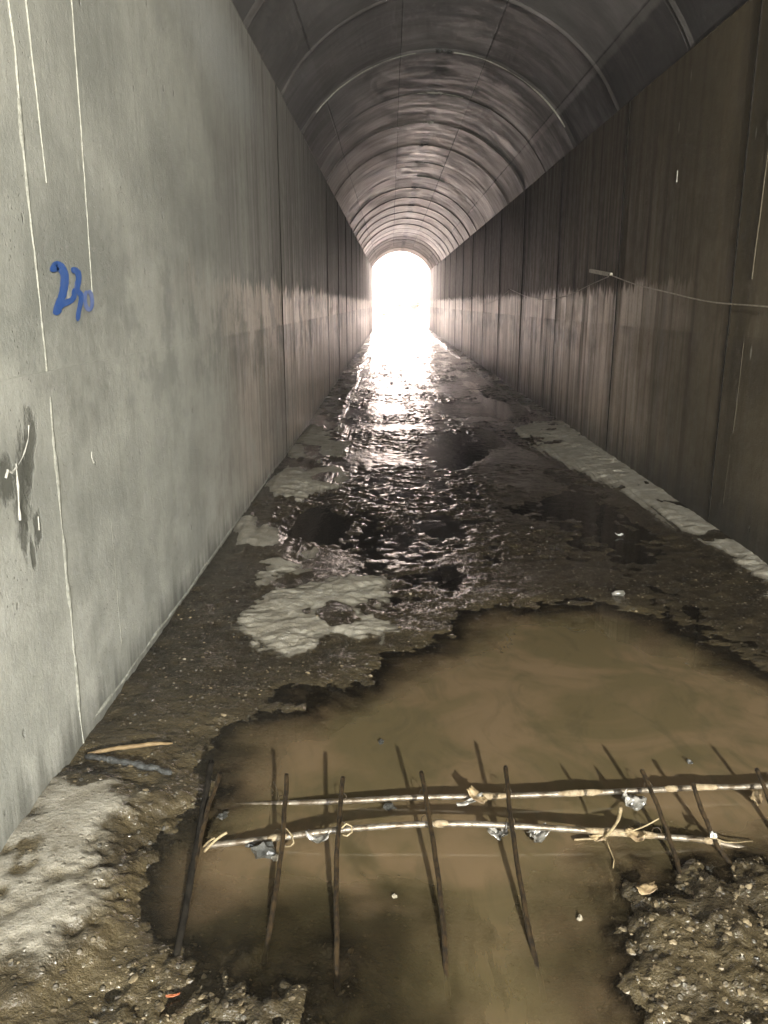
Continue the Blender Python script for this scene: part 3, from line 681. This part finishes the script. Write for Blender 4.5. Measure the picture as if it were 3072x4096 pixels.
gb = np.array([[(-200, -200, -.4), (200, -200, -.4)], [(-200, 400, -.4), (200, 400, -.4)]], float)
gob = grid_np('ground', gb, 2, 2, 'earth'); tag(gob, 'bare ground round the tunnel', 'ground', kind='structure')
def hz(x, y):
    i = np.argmin(np.abs(gy - y)); j = np.argmin(np.abs(gx - x)); return float(HZ[i, j])
for i, (x, y, r, lab) in enumerate(((1.7, 59.6, .55, 'brown rock on the slope seen in the middle of the far mouth'), (-.7, 59.2, .35, 'small rock low on the slope at the left of the far mouth'),
                                    (.5, 59.4, .30, 'small rock on the slope left of the middle rock'), (3.0, 60.5, .4, 'rock on the slope at the right of the far mouth'))):
    mb = MB(); mb.lump((x, y, hz(x, y) + r * .1), r, random.Random(i + 50), 2, (1.5, .8, .45), .5)
    tag(mb.build('rock', 'rock', origin=(x, y, hz(x, y))), lab, 'rock')

# ------------------------------------------------------------------ rebar mat
F_, TH = 1750.0, R(14.45); CT, ST = math.cos(TH), math.sin(TH)
def gpt(px, py, z):
    dv = py - 655; d = F_ * (1.6 - z) / (CT * dv); return Vector(((px - 845) * d / F_, (d - (1.6 - z) * ST) / CT, z))
mat_root = empty('rebar_mat', (.4, 2.3, 0))
tag(mat_root, 'rusty steel reinforcement mat sticking up out of the muddy pool', 'rebar mat')
BARS = [((476, 1672), .085, (400, 2000), -.004), ((621, 1674), .105, (572, 2080), -.012), ((743, 1680), .105, (733, 2150), -.014), ((912, 1668), .11, (972, 2160), -.016),
        ((1094, 1655), .11, (1178, 2160), -.018), ((1387, 1661), .105, (1480, 1925), -.012), ((1497, 1689), .095, (1582, 1875), -.012), ((1633, 1657), .10, (1690, 1850), -.012)]
UP = [(464, 1745), (612, 1737), (743, 1731), (917, 1722), (1099, 1718), (1401, 1704), (1504, 1698), (1645, 1694)]
LO = [(446, 1829), (603, 1811), (740, 1793), (922, 1780), (1105, 1782), (1420, 1803), (1555, 1817), None]
bars3 = []
for (t, tz, e, ez) in BARS:
    bars3.append((gpt(t[0], t[1], tz), gpt(e[0], e[1], ez)))
def cross_at(i, py):
    a, b = bars3[i]; best = None
    for k in range(400):
        p = a.lerp(b, k / 399); d = p.y * CT + (1.6 - p.z) * ST; v = 655 + F_ * (1.6 - p.z) / (CT * d)
        if best is None or abs(v - py) < best[0]: best = (abs(v - py), p)
    return best[1]
rr = random.Random(5)
for i, (a, b) in enumerate(bars3):
    mb = MB(); pts = []; rad = []
    n = 46
    for k in range(n + 1):
        s = k / n; p = a.lerp(b, s); sag = .012 * math.sin(s * math.pi) * (1 if i % 2 else -1)
        p = p + Vector((sag + .003 * mnoise.noise(Vector((s * 6, i, 0))), 0, .004 * mnoise.noise(Vector((s * 5, i, 9))))); pts.append(p)
        rad.append(.0072 * (1.06 if k % 2 else .94))
    mb.tube(pts, rad, 8, rr, .06); mb.build('long_bar', 'rust', mat_root)
mb = MB(); a, b = gpt(458, 1648, .075), gpt(383, 2075, -.004)  # black rod added in place of the leftmost bar's thick shadow
mb.tube([a.lerp(b, k / 30) + Vector((.004 * mnoise.noise(Vector((k * .3, 2, 0))), 0, 0)) for k in range(31)], [.0095 * (1 + .12 * mnoise.noise(Vector((k * .9, 7, 0)))) for k in range(31)], 8, rr, .1)
o = mb.build('long_bar', 'bitumen', mat_root); o['label'] = 'thick black rod standing in for the shadow of the leftmost bar'
for nm, C, rad_, off in (('cross_bar', UP, .0092, -.016), ('cross_bar', LO, .0092, -.016)):
    key = [gpt(c[0], c[1], hz0) for c, hz0 in zip(C, (-.012, -.002, .012, .022, .028, .030, .030, .032) if C is UP else (.002, .022, .042, .052, .050, .026, .006, 0)) if c]
    key = key + [key[-1] + (Vector((.35, .03, .01)) if C is UP else Vector((.22, -.03, -.05)))]
    pts = []
    for i in range(len(key) - 1):
        p0 = key[max(i - 1, 0)]; p1 = key[i]; p2 = key[i + 1]; p3 = key[min(i + 2, len(key) - 1)]
        for k in range(14):
            t = k / 14; pts.append(.5 * (2 * p1 + (p2 - p0) * t + (2 * p0 - 5 * p1 + 4 * p2 - p3) * t * t + (-p0 + 3 * p1 - 3 * p2 + p3) * t ** 3))
    pts.append(key[-1]); mb = MB(); mb.tube(pts, [rad_ * (1.05 if k % 2 else .95) for k in range(len(pts))], 10, rr, .05)
    cb = mb.build(nm, 'steel', mat_root)
    # mud dried on the bar, and binding wire at crossings
    for q in range(5):
        k = rr.randrange(8, len(pts) - 14); L = rr.randrange(3, 8); mb = MB()
        mb.tube([pts[k + j] + Vector((0, -.001, .002)) for j in range(L)], [rad_ * (.8 if j in (0, L - 1) else rr.uniform(1.1, 1.35)) for j in range(L)], 9, rr, .18)
        mb.build('mud_crust', 'mud', cb)
    for i in (1, 2, 3, 4, 5):
        c = key[i] + Vector((0, 0, .009)); mb = MB()
        mb.tube([c + Vector((math.cos(q) * .013, .010 * math.sin(q * .5), math.sin(q) * .017)) for q in [k * .5 for k in range(14)]], .0016, 5)
        mb.build('binding_wire', 'rust', mat_root)

# ------------------------------------------------------------------ flotsam caught on the mat
def thing_tube(name, pts, rad, mat, label, cat, group=None, seg=7, jit=.1, seed=1):
    mb = MB(); mb.tube(pts, rad, seg, random.Random(seed), jit); o = mb.build(name, mat, origin=tuple(Vector(pts[0])))
    return tag(o, label, cat, group)
def arcpts(a, b, h, side, n=10):
    a, b = Vector(a), Vector(b); return [a.lerp(b, i / n) + Vector(side) * math.sin(i / n * math.pi) + Vector((0, 0, h * math.sin(i / n * math.pi))) for i in range(n + 1)]
thing_tube('twig', arcpts(gpt(1308, 1806, .035), gpt(1342, 1742, .16), .0, (.012, 0, 0)), [.0045] * 6 + [.0052, .0056, .006, .006, .005], 'straw', 'pale twig standing up from the lower cross bar of the mat', 'twig')
thing_tube('twig', arcpts(gpt(1242, 1812, .006), gpt(1312, 1811, .012), .003, (0, 0, 0)), .0035, 'straw', 'short straw floating flat under the standing pale twig', 'twig', seed=2)
thing_tube('twig', arcpts(gpt(443, 1842, .02), gpt(492, 1800, .075), .0, (0, 0, .006)), .004, 'straw', 'straw leaning against the leftmost bar of the mat', 'twig', seed=3)
thing_tube('twig', arcpts(gpt(441, 1832, .02), gpt(466, 1812, .06), .0, (0, 0, .004)), .003, 'straw', 'splintered bit of straw at the leftmost bar', 'twig', seed=4)
thing_tube('straw_loop', [gpt(611, 1788, .05) + Vector((.0, 0, 0)), gpt(622, 1792, .05), gpt(633, 1806, .04), gpt(637, 1822, .03), gpt(630, 1829, .02), gpt(615, 1830, .01)], .0028, 'straw', 'curled pale straw hooked on the lower bar by the second rod', 'straw')
thing_tube('straw_loop', [gpt(740, 1790, .09), gpt(750, 1780, .10), gpt(762, 1785, .09), gpt(763, 1798, .08), gpt(752, 1806, .07), gpt(742, 1804, .07)], .0028, 'straw', 'small ring of straw round the third rod', 'straw')
thing_tube('string', arcpts(gpt(1338, 1797, .07), gpt(1424, 1765, .09), -.01, (0, 0, 0)), .0022, 'straw', 'thin pale string from the lower cross bar to the sixth rod', 'string')
thing_tube('string', [gpt(1490, 1812, .03), gpt(1520, 1813, .04), gpt(1545, 1806, .05), gpt(1565, 1815, .04), gpt(1590, 1816, .02), gpt(1625, 1812, .006)], .0018, 'straw', 'curly string draped over the end of the lower cross bar', 'string')
thing_tube('string', [gpt(1310, 1808, .03), gpt(1318, 1830, .01), gpt(1328, 1855, .004), gpt(1326, 1872, .003)], .0018, 'straw', 'short string trailing in the water below the standing twig', 'string')
thing_tube('string', arcpts(gpt(592, 1690, .01), gpt(606, 1735, .03), .004, (.004, 0, 0)), .0014, 'straw', 'hair-thin pale thread left of the second rod', 'string')
def scrap(name, c, w, l, mat, label, cat, seed, curl=.02, tilt=.3):
    """a crumpled sheet with thickness"""
    rnd = random.Random(seed); bm = bmesh.new(); bmesh.ops.create_grid(bm, x_segments=8, y_segments=8, size=1)
    for v in bm.verts:
        k = 1 - .35 * abs(v.co.x) ** 2 + .25 * mnoise.noise(v.co * 2 + Vector((seed, 0, 0)))
        v.co = Vector((v.co.x * l * (1 + .2 * mnoise.noise(v.co * 1.5 + Vector((0, seed, 0)))), v.co.y * w * k, curl * mnoise.noise(v.co * 1.7 + Vector((seed, seed, 0))) + curl * v.co.x ** 2))
    g = bmesh.ops.extrude_face_region(bm, geom=bm.faces[:])
    for e in g['geom']:
        if isinstance(e, bmesh.types.BMVert): e.co.z += .0018
    me = bpy.data.meshes.new(name); bm.to_mesh(me); bm.free(); me.materials.append(M[mat])
    me.polygons.foreach_set('use_smooth', [True] * len(me.polygons))
    o = bpy.data.objects.new(name, me); COL.objects.link(o); o.location = c
    o.rotation_euler = (rnd.uniform(-tilt, tilt) + .35, rnd.uniform(-tilt, tilt), rnd.uniform(-1, 1)); return tag(o, label, cat)
scrap('plastic_scrap', gpt(690, 1812, .02), .018, .035, 'plastic', 'crumpled grey plastic scrap between the second and third rods', 'scrap', 3)
scrap('plastic_scrap', gpt(1083, 1803, .02), .02, .03, 'plastic', 'wet plastic scrap left of the fifth rod under the lower bar', 'scrap', 4, .03)
scrap('plastic_scrap', gpt(1158, 1806, .015), .022, .034, 'plastic', 'shiny plastic scrap right of the fifth rod', 'scrap', 5, .03)
scrap('plastic_scrap', gpt(1365, 1730, .03), .028, .036, 'plastic', 'grey plastic lump below the upper bar left of the sixth rod', 'scrap', 6, .035)
scrap('plastic_scrap', gpt(1018, 1731, .03), .008, .045, 'plastic', 'torn plastic strip wrapped under the middle of the upper bar', 'scrap', 7, .012)
scrap('dead_leaf', gpt(1032, 1720, .042), .018, .035, 'leaf', 'tan dead leaf stuck on the upper cross bar', 'leaf', 8, .01)
scrap('dead_leaf', gpt(1376, 1802, .045), .02, .03, 'leaf', 'tan dead leaf caught on the lower bar near the sixth rod', 'leaf', 9, .012)
scrap('dead_leaf', gpt(1294, 1808, .03), .011, .028, 'leaf', 'brown curled leaf at the foot of the standing twig', 'leaf', 10, .01)
scrap('dead_leaf', gpt(1630, 1725, .02), .02, .03, 'leaf', 'pale leaf under the upper bar at the right edge', 'leaf', 11, .015)
scrap('dead_leaf', gpt(1395, 1718 + 200, .03), .016, .03, 'leaf', 'muddy leaf at the tip of the right gravel bank', 'leaf', 12, .01)
def stone(c, r, mat, label, seed, sq=(1.2, 1, .7), group=None, sub=2):
    mb = MB(); mb.lump(c, r * .85, random.Random(seed), sub, sq, .6); return tag(mb.build('stone', mat, smooth=False, origin=tuple(c)), label, 'stone', group)
stone(gpt(572, 1838, .015), .034, 'stone', 'dark grey stone wedged under the lower bar beside the second rod', 1, (.8, 1.2, .8))
stone(gpt(598, 1855, .004), .014, 'paleped', 'small pale stone just below the dark grey stone', 2)
stone(gpt(542, 1826, .008), .014, 'stone', 'small dark stone left of the dark grey stone', 3)
stone(gpt(484, 1763, .004), .017, 'stone', 'lone pebble in the water right of the leftmost bar', 4)
stone(gpt(855, 1936, .002), .007, 'paleped', 'white pebble in the shallow water between the third and fourth rods', 5)
stone(gpt(1254, 1981, .003), .009, 'paleped', 'white pebble at the edge of the right gravel bank', 6)
stone(gpt(843, 1742, .012), .018, 'stone', 'grey stone showing behind the lower bar left of the fourth rod', 7)
stone(gpt(826, 1603, .003), .012, 'stone', 'dark knob breaking the surface of the brown pool', 8)
stone(gpt(1490, 1643, .006), .012, 'stone', 'small dark knob behind the upper bar on the right', 9)
stone(gpt(1541, 1800, .055), .013, 'white', 'lump of white foam on the seventh rod', 10, (1, 1, .9))
scrap('orange_strip', gpt(375, 2155, ground_z(-.50, 1.56) + .015), .003, .016, 'orange', 'bright orange plastic sliver in the gravel at bottom left', 'scrap', 13, .004)
mb = MB(); c0 = gpt(1338, 1280, .02)
mb.tube([c0 + Vector((-.04, 0, -.006)), c0 + Vector((-.02, 0, 0)), c0 + Vector((.02, 0, 0)), c0 + Vector((.028, 0, -.002))], [.008, .016, .018, .012], 10)
tag(mb.build('cup', 'plastic', origin=tuple(c0)), 'small clear plastic cup lying in the shallows before the right dry strip', 'cup')
scrap('white_scrap', gpt(1337, 1155, .012), .014, .03, 'white', 'tiny white scrap in the dark shallow water on the right', 'scrap', 14, .01)
scrap('white_scrap', gpt(1196, 932, .03), .022, .03, 'white', 'tiny white scrap at the head of the dry strip by the right wall', 'scrap', 15, .01)

# the twig and the torn strip lying from the left wall foot
def on_floor(pts, lift): return [Vector((p.x, p.y, ground_z(p.x, p.y) + lift)) for p in pts]
a, b = gpt(190, 1637, .04), gpt(374, 1610, .03)
thing_tube('stick', on_floor([a.lerp(b, i / 14) for i in range(15)], .012), [.008] * 12 + [.006, .005, .003], 'twig', 'long thin brown stick pointing away from the left wall foot', 'stick')
a, b = gpt(186, 1640, .04), gpt(372, 1672, .03); mb = MB(); rr = random.Random(9)
mb.tube([Vector((p.x, p.y + .006 * mnoise.noise(Vector((i, 0, 0))), ground_z(p.x, p.y) + .008)) for i, p in enumerate([a.lerp(b, i / 20) for i in range(21)])], [.009] + [rr.uniform(.009, .016) for _ in range(18)] + [.012, .006], 8, rr, .3)
tag(mb.build('torn_strip', 'strip', origin=tuple(a)), 'ragged black waterstop strip torn out of the floor joint beside the brown stick', 'waterstop')

# ------------------------------------------------------------------ gravel: pebbles strewn over the washed-out banks
rr = random.Random(77); mb = MB(); mp = MB()
def in_poly(x, y, k): return float(sdpoly(np.array([x]), np.array([y]), PZ[k])[0])
cand = []
for i in range(26000):
    x = rr.uniform(-1.1, 1.5); y = 1.35 + (rr.random() ** 1.5) * 3.0; cand.append((x, y))
cx = np.array([[c[0] for c in cand]]); cyy = np.array([[c[1] for c in cand]])
cz, cdv, cg, cs = floor_fields(cx, cyy)
for i, (x, y) in enumerate(cand):
    z = cz[0, i]; g = cg[0, i]
    pr = .05 + .30 * g
    if cdv[0, i] > .5: pr *= .15
    if z < -.012: continue
    if rr.random() > pr: continue
    r = (.0018 + .0085 * rr.random() ** 3.2) * (1.25 if g > .5 else 1)
    (mp if rr.random() < .02 else mb).lump((x, y, z - r * .2), r, rr, 1, (1.25, .95, .65), .4)
gv_ = mb.build('gravel', 'pebble', smooth=False); tag(gv_, 'wet brown gravel washed out on the foreground banks', 'gravel', kind='stuff')
gp_ = mp.build('pale_gravel', 'paleped', smooth=False); tag(gp_, 'pale pebbles scattered in the wet gravel', 'gravel', kind='stuff')

# ------------------------------------------------------------------ cable on nails along the right wall
CAB = [(3.2, 1.52), (4.2, 1.55), (5.13, 1.581), (6.02, 1.61), (6.93, 1.685), (7.86, 1.768), (8.78, 1.88), (9.67, 1.806), (10.89, 1.699), (12.5, 1.655), (14.21, 1.714), (16.15, 1.859), (17.82, 1.70), (20.39, 1.58), (22.2, 1.65), (23.95, 1.80), (26.0, 1.64), (28.6, 1.60), (31.3, 1.66), (33.5, 1.84), (36, 1.66), (39.5, 1.64), (42, 1.82), (46, 1.62), (50.5, 1.8)]
PEAK = {8.78, 16.15, 23.95, 33.5, 42}
pts = []
for i in range(len(CAB) - 1):
    p1, p2 = CAB[i], CAB[i + 1]
    p0 = CAB[i - 1] if i and p1[0] not in PEAK else p1; p3 = CAB[i + 2] if i + 2 < len(CAB) and p2[0] not in PEAK else p2
    for k in range(8):
        t = k / 8; q = [.5 * (2 * p1[a] + (p2[a] - p0[a]) * t + (2 * p0[a] - 5 * p1[a] + 4 * p2[a] - p3[a]) * t * t + (-p0[a] + 3 * p1[a] - 3 * p2[a] + p3[a]) * t ** 3) for a in (0, 1)]
        pts.append((XR - .028, q[0], q[1]))
mb = MB(); mb.tube(pts, .0052, 7)
tag(mb.build('cable', 'cable'), 'long thin cable sagging between nails along the right wall', 'cable')
for i, yy in enumerate(sorted(PEAK)):
    zz = dict(CAB)[yy]; mb = MB()
    mb.tube([(XR + .01, yy, zz - .012), (XR - .05, yy, zz - .010), (XR - .055, yy, zz + .012)], .006, 7)
    mb.tube([(XR - .004, yy, zz - .012), (XR - .008, yy, zz - .012)], .018, 10)
    o = mb.build('nail', 'iron', origin=(XR, yy, zz))
    tag(o, ['bent nail holding the cable beside the grey batten', 'bent nail under the second peak of the cable', 'bent nail under the third peak of the cable', 'bent nail under the fourth peak of the cable', 'bent nail under the fifth and farthest peak of the cable'][i], 'nail')
mb = MB(); a = Vector((XR - .022, 8.80, 1.886)); b = Vector((XR - .03, 9.72, 1.962)); t = (b - a).normalized()
rot = Vector((0, 1, 0)).rotation_difference(t).to_matrix()
mb.box((a + b) / 2, .012, (b - a).length / 2, .019, rot)
tag(mb.build('batten', 'wood', smooth=False, origin=tuple(a)), 'short pale grey batten sticking out from the first nail on the right wall', 'batten')

# ------------------------------------------------------------------ thin haze added as a veil of glare, tunnel and far cutting
g = NT('veil_haze')
v = g.n('VolumePrincipled', {'Color': (.86, .87, 1.0, 1), 'Density': HAZE, 'Anisotropy': 0.35})
v.inputs['Absorption Color'].default_value = (1, 1, 1, 1)
g.t.links.new(v.outputs[0], g.out.inputs['Volume']); M['veil_haze'] = g.m
mb = MB(); mb.box((0, 110, 31), 230, 300, 33); hz_ = mb.build('glare_haze', 'veil_haze', smooth=False)
tag(hz_, 'thin added haze standing in for the veil of glare in the tunnel', 'glare_haze', kind='stuff')
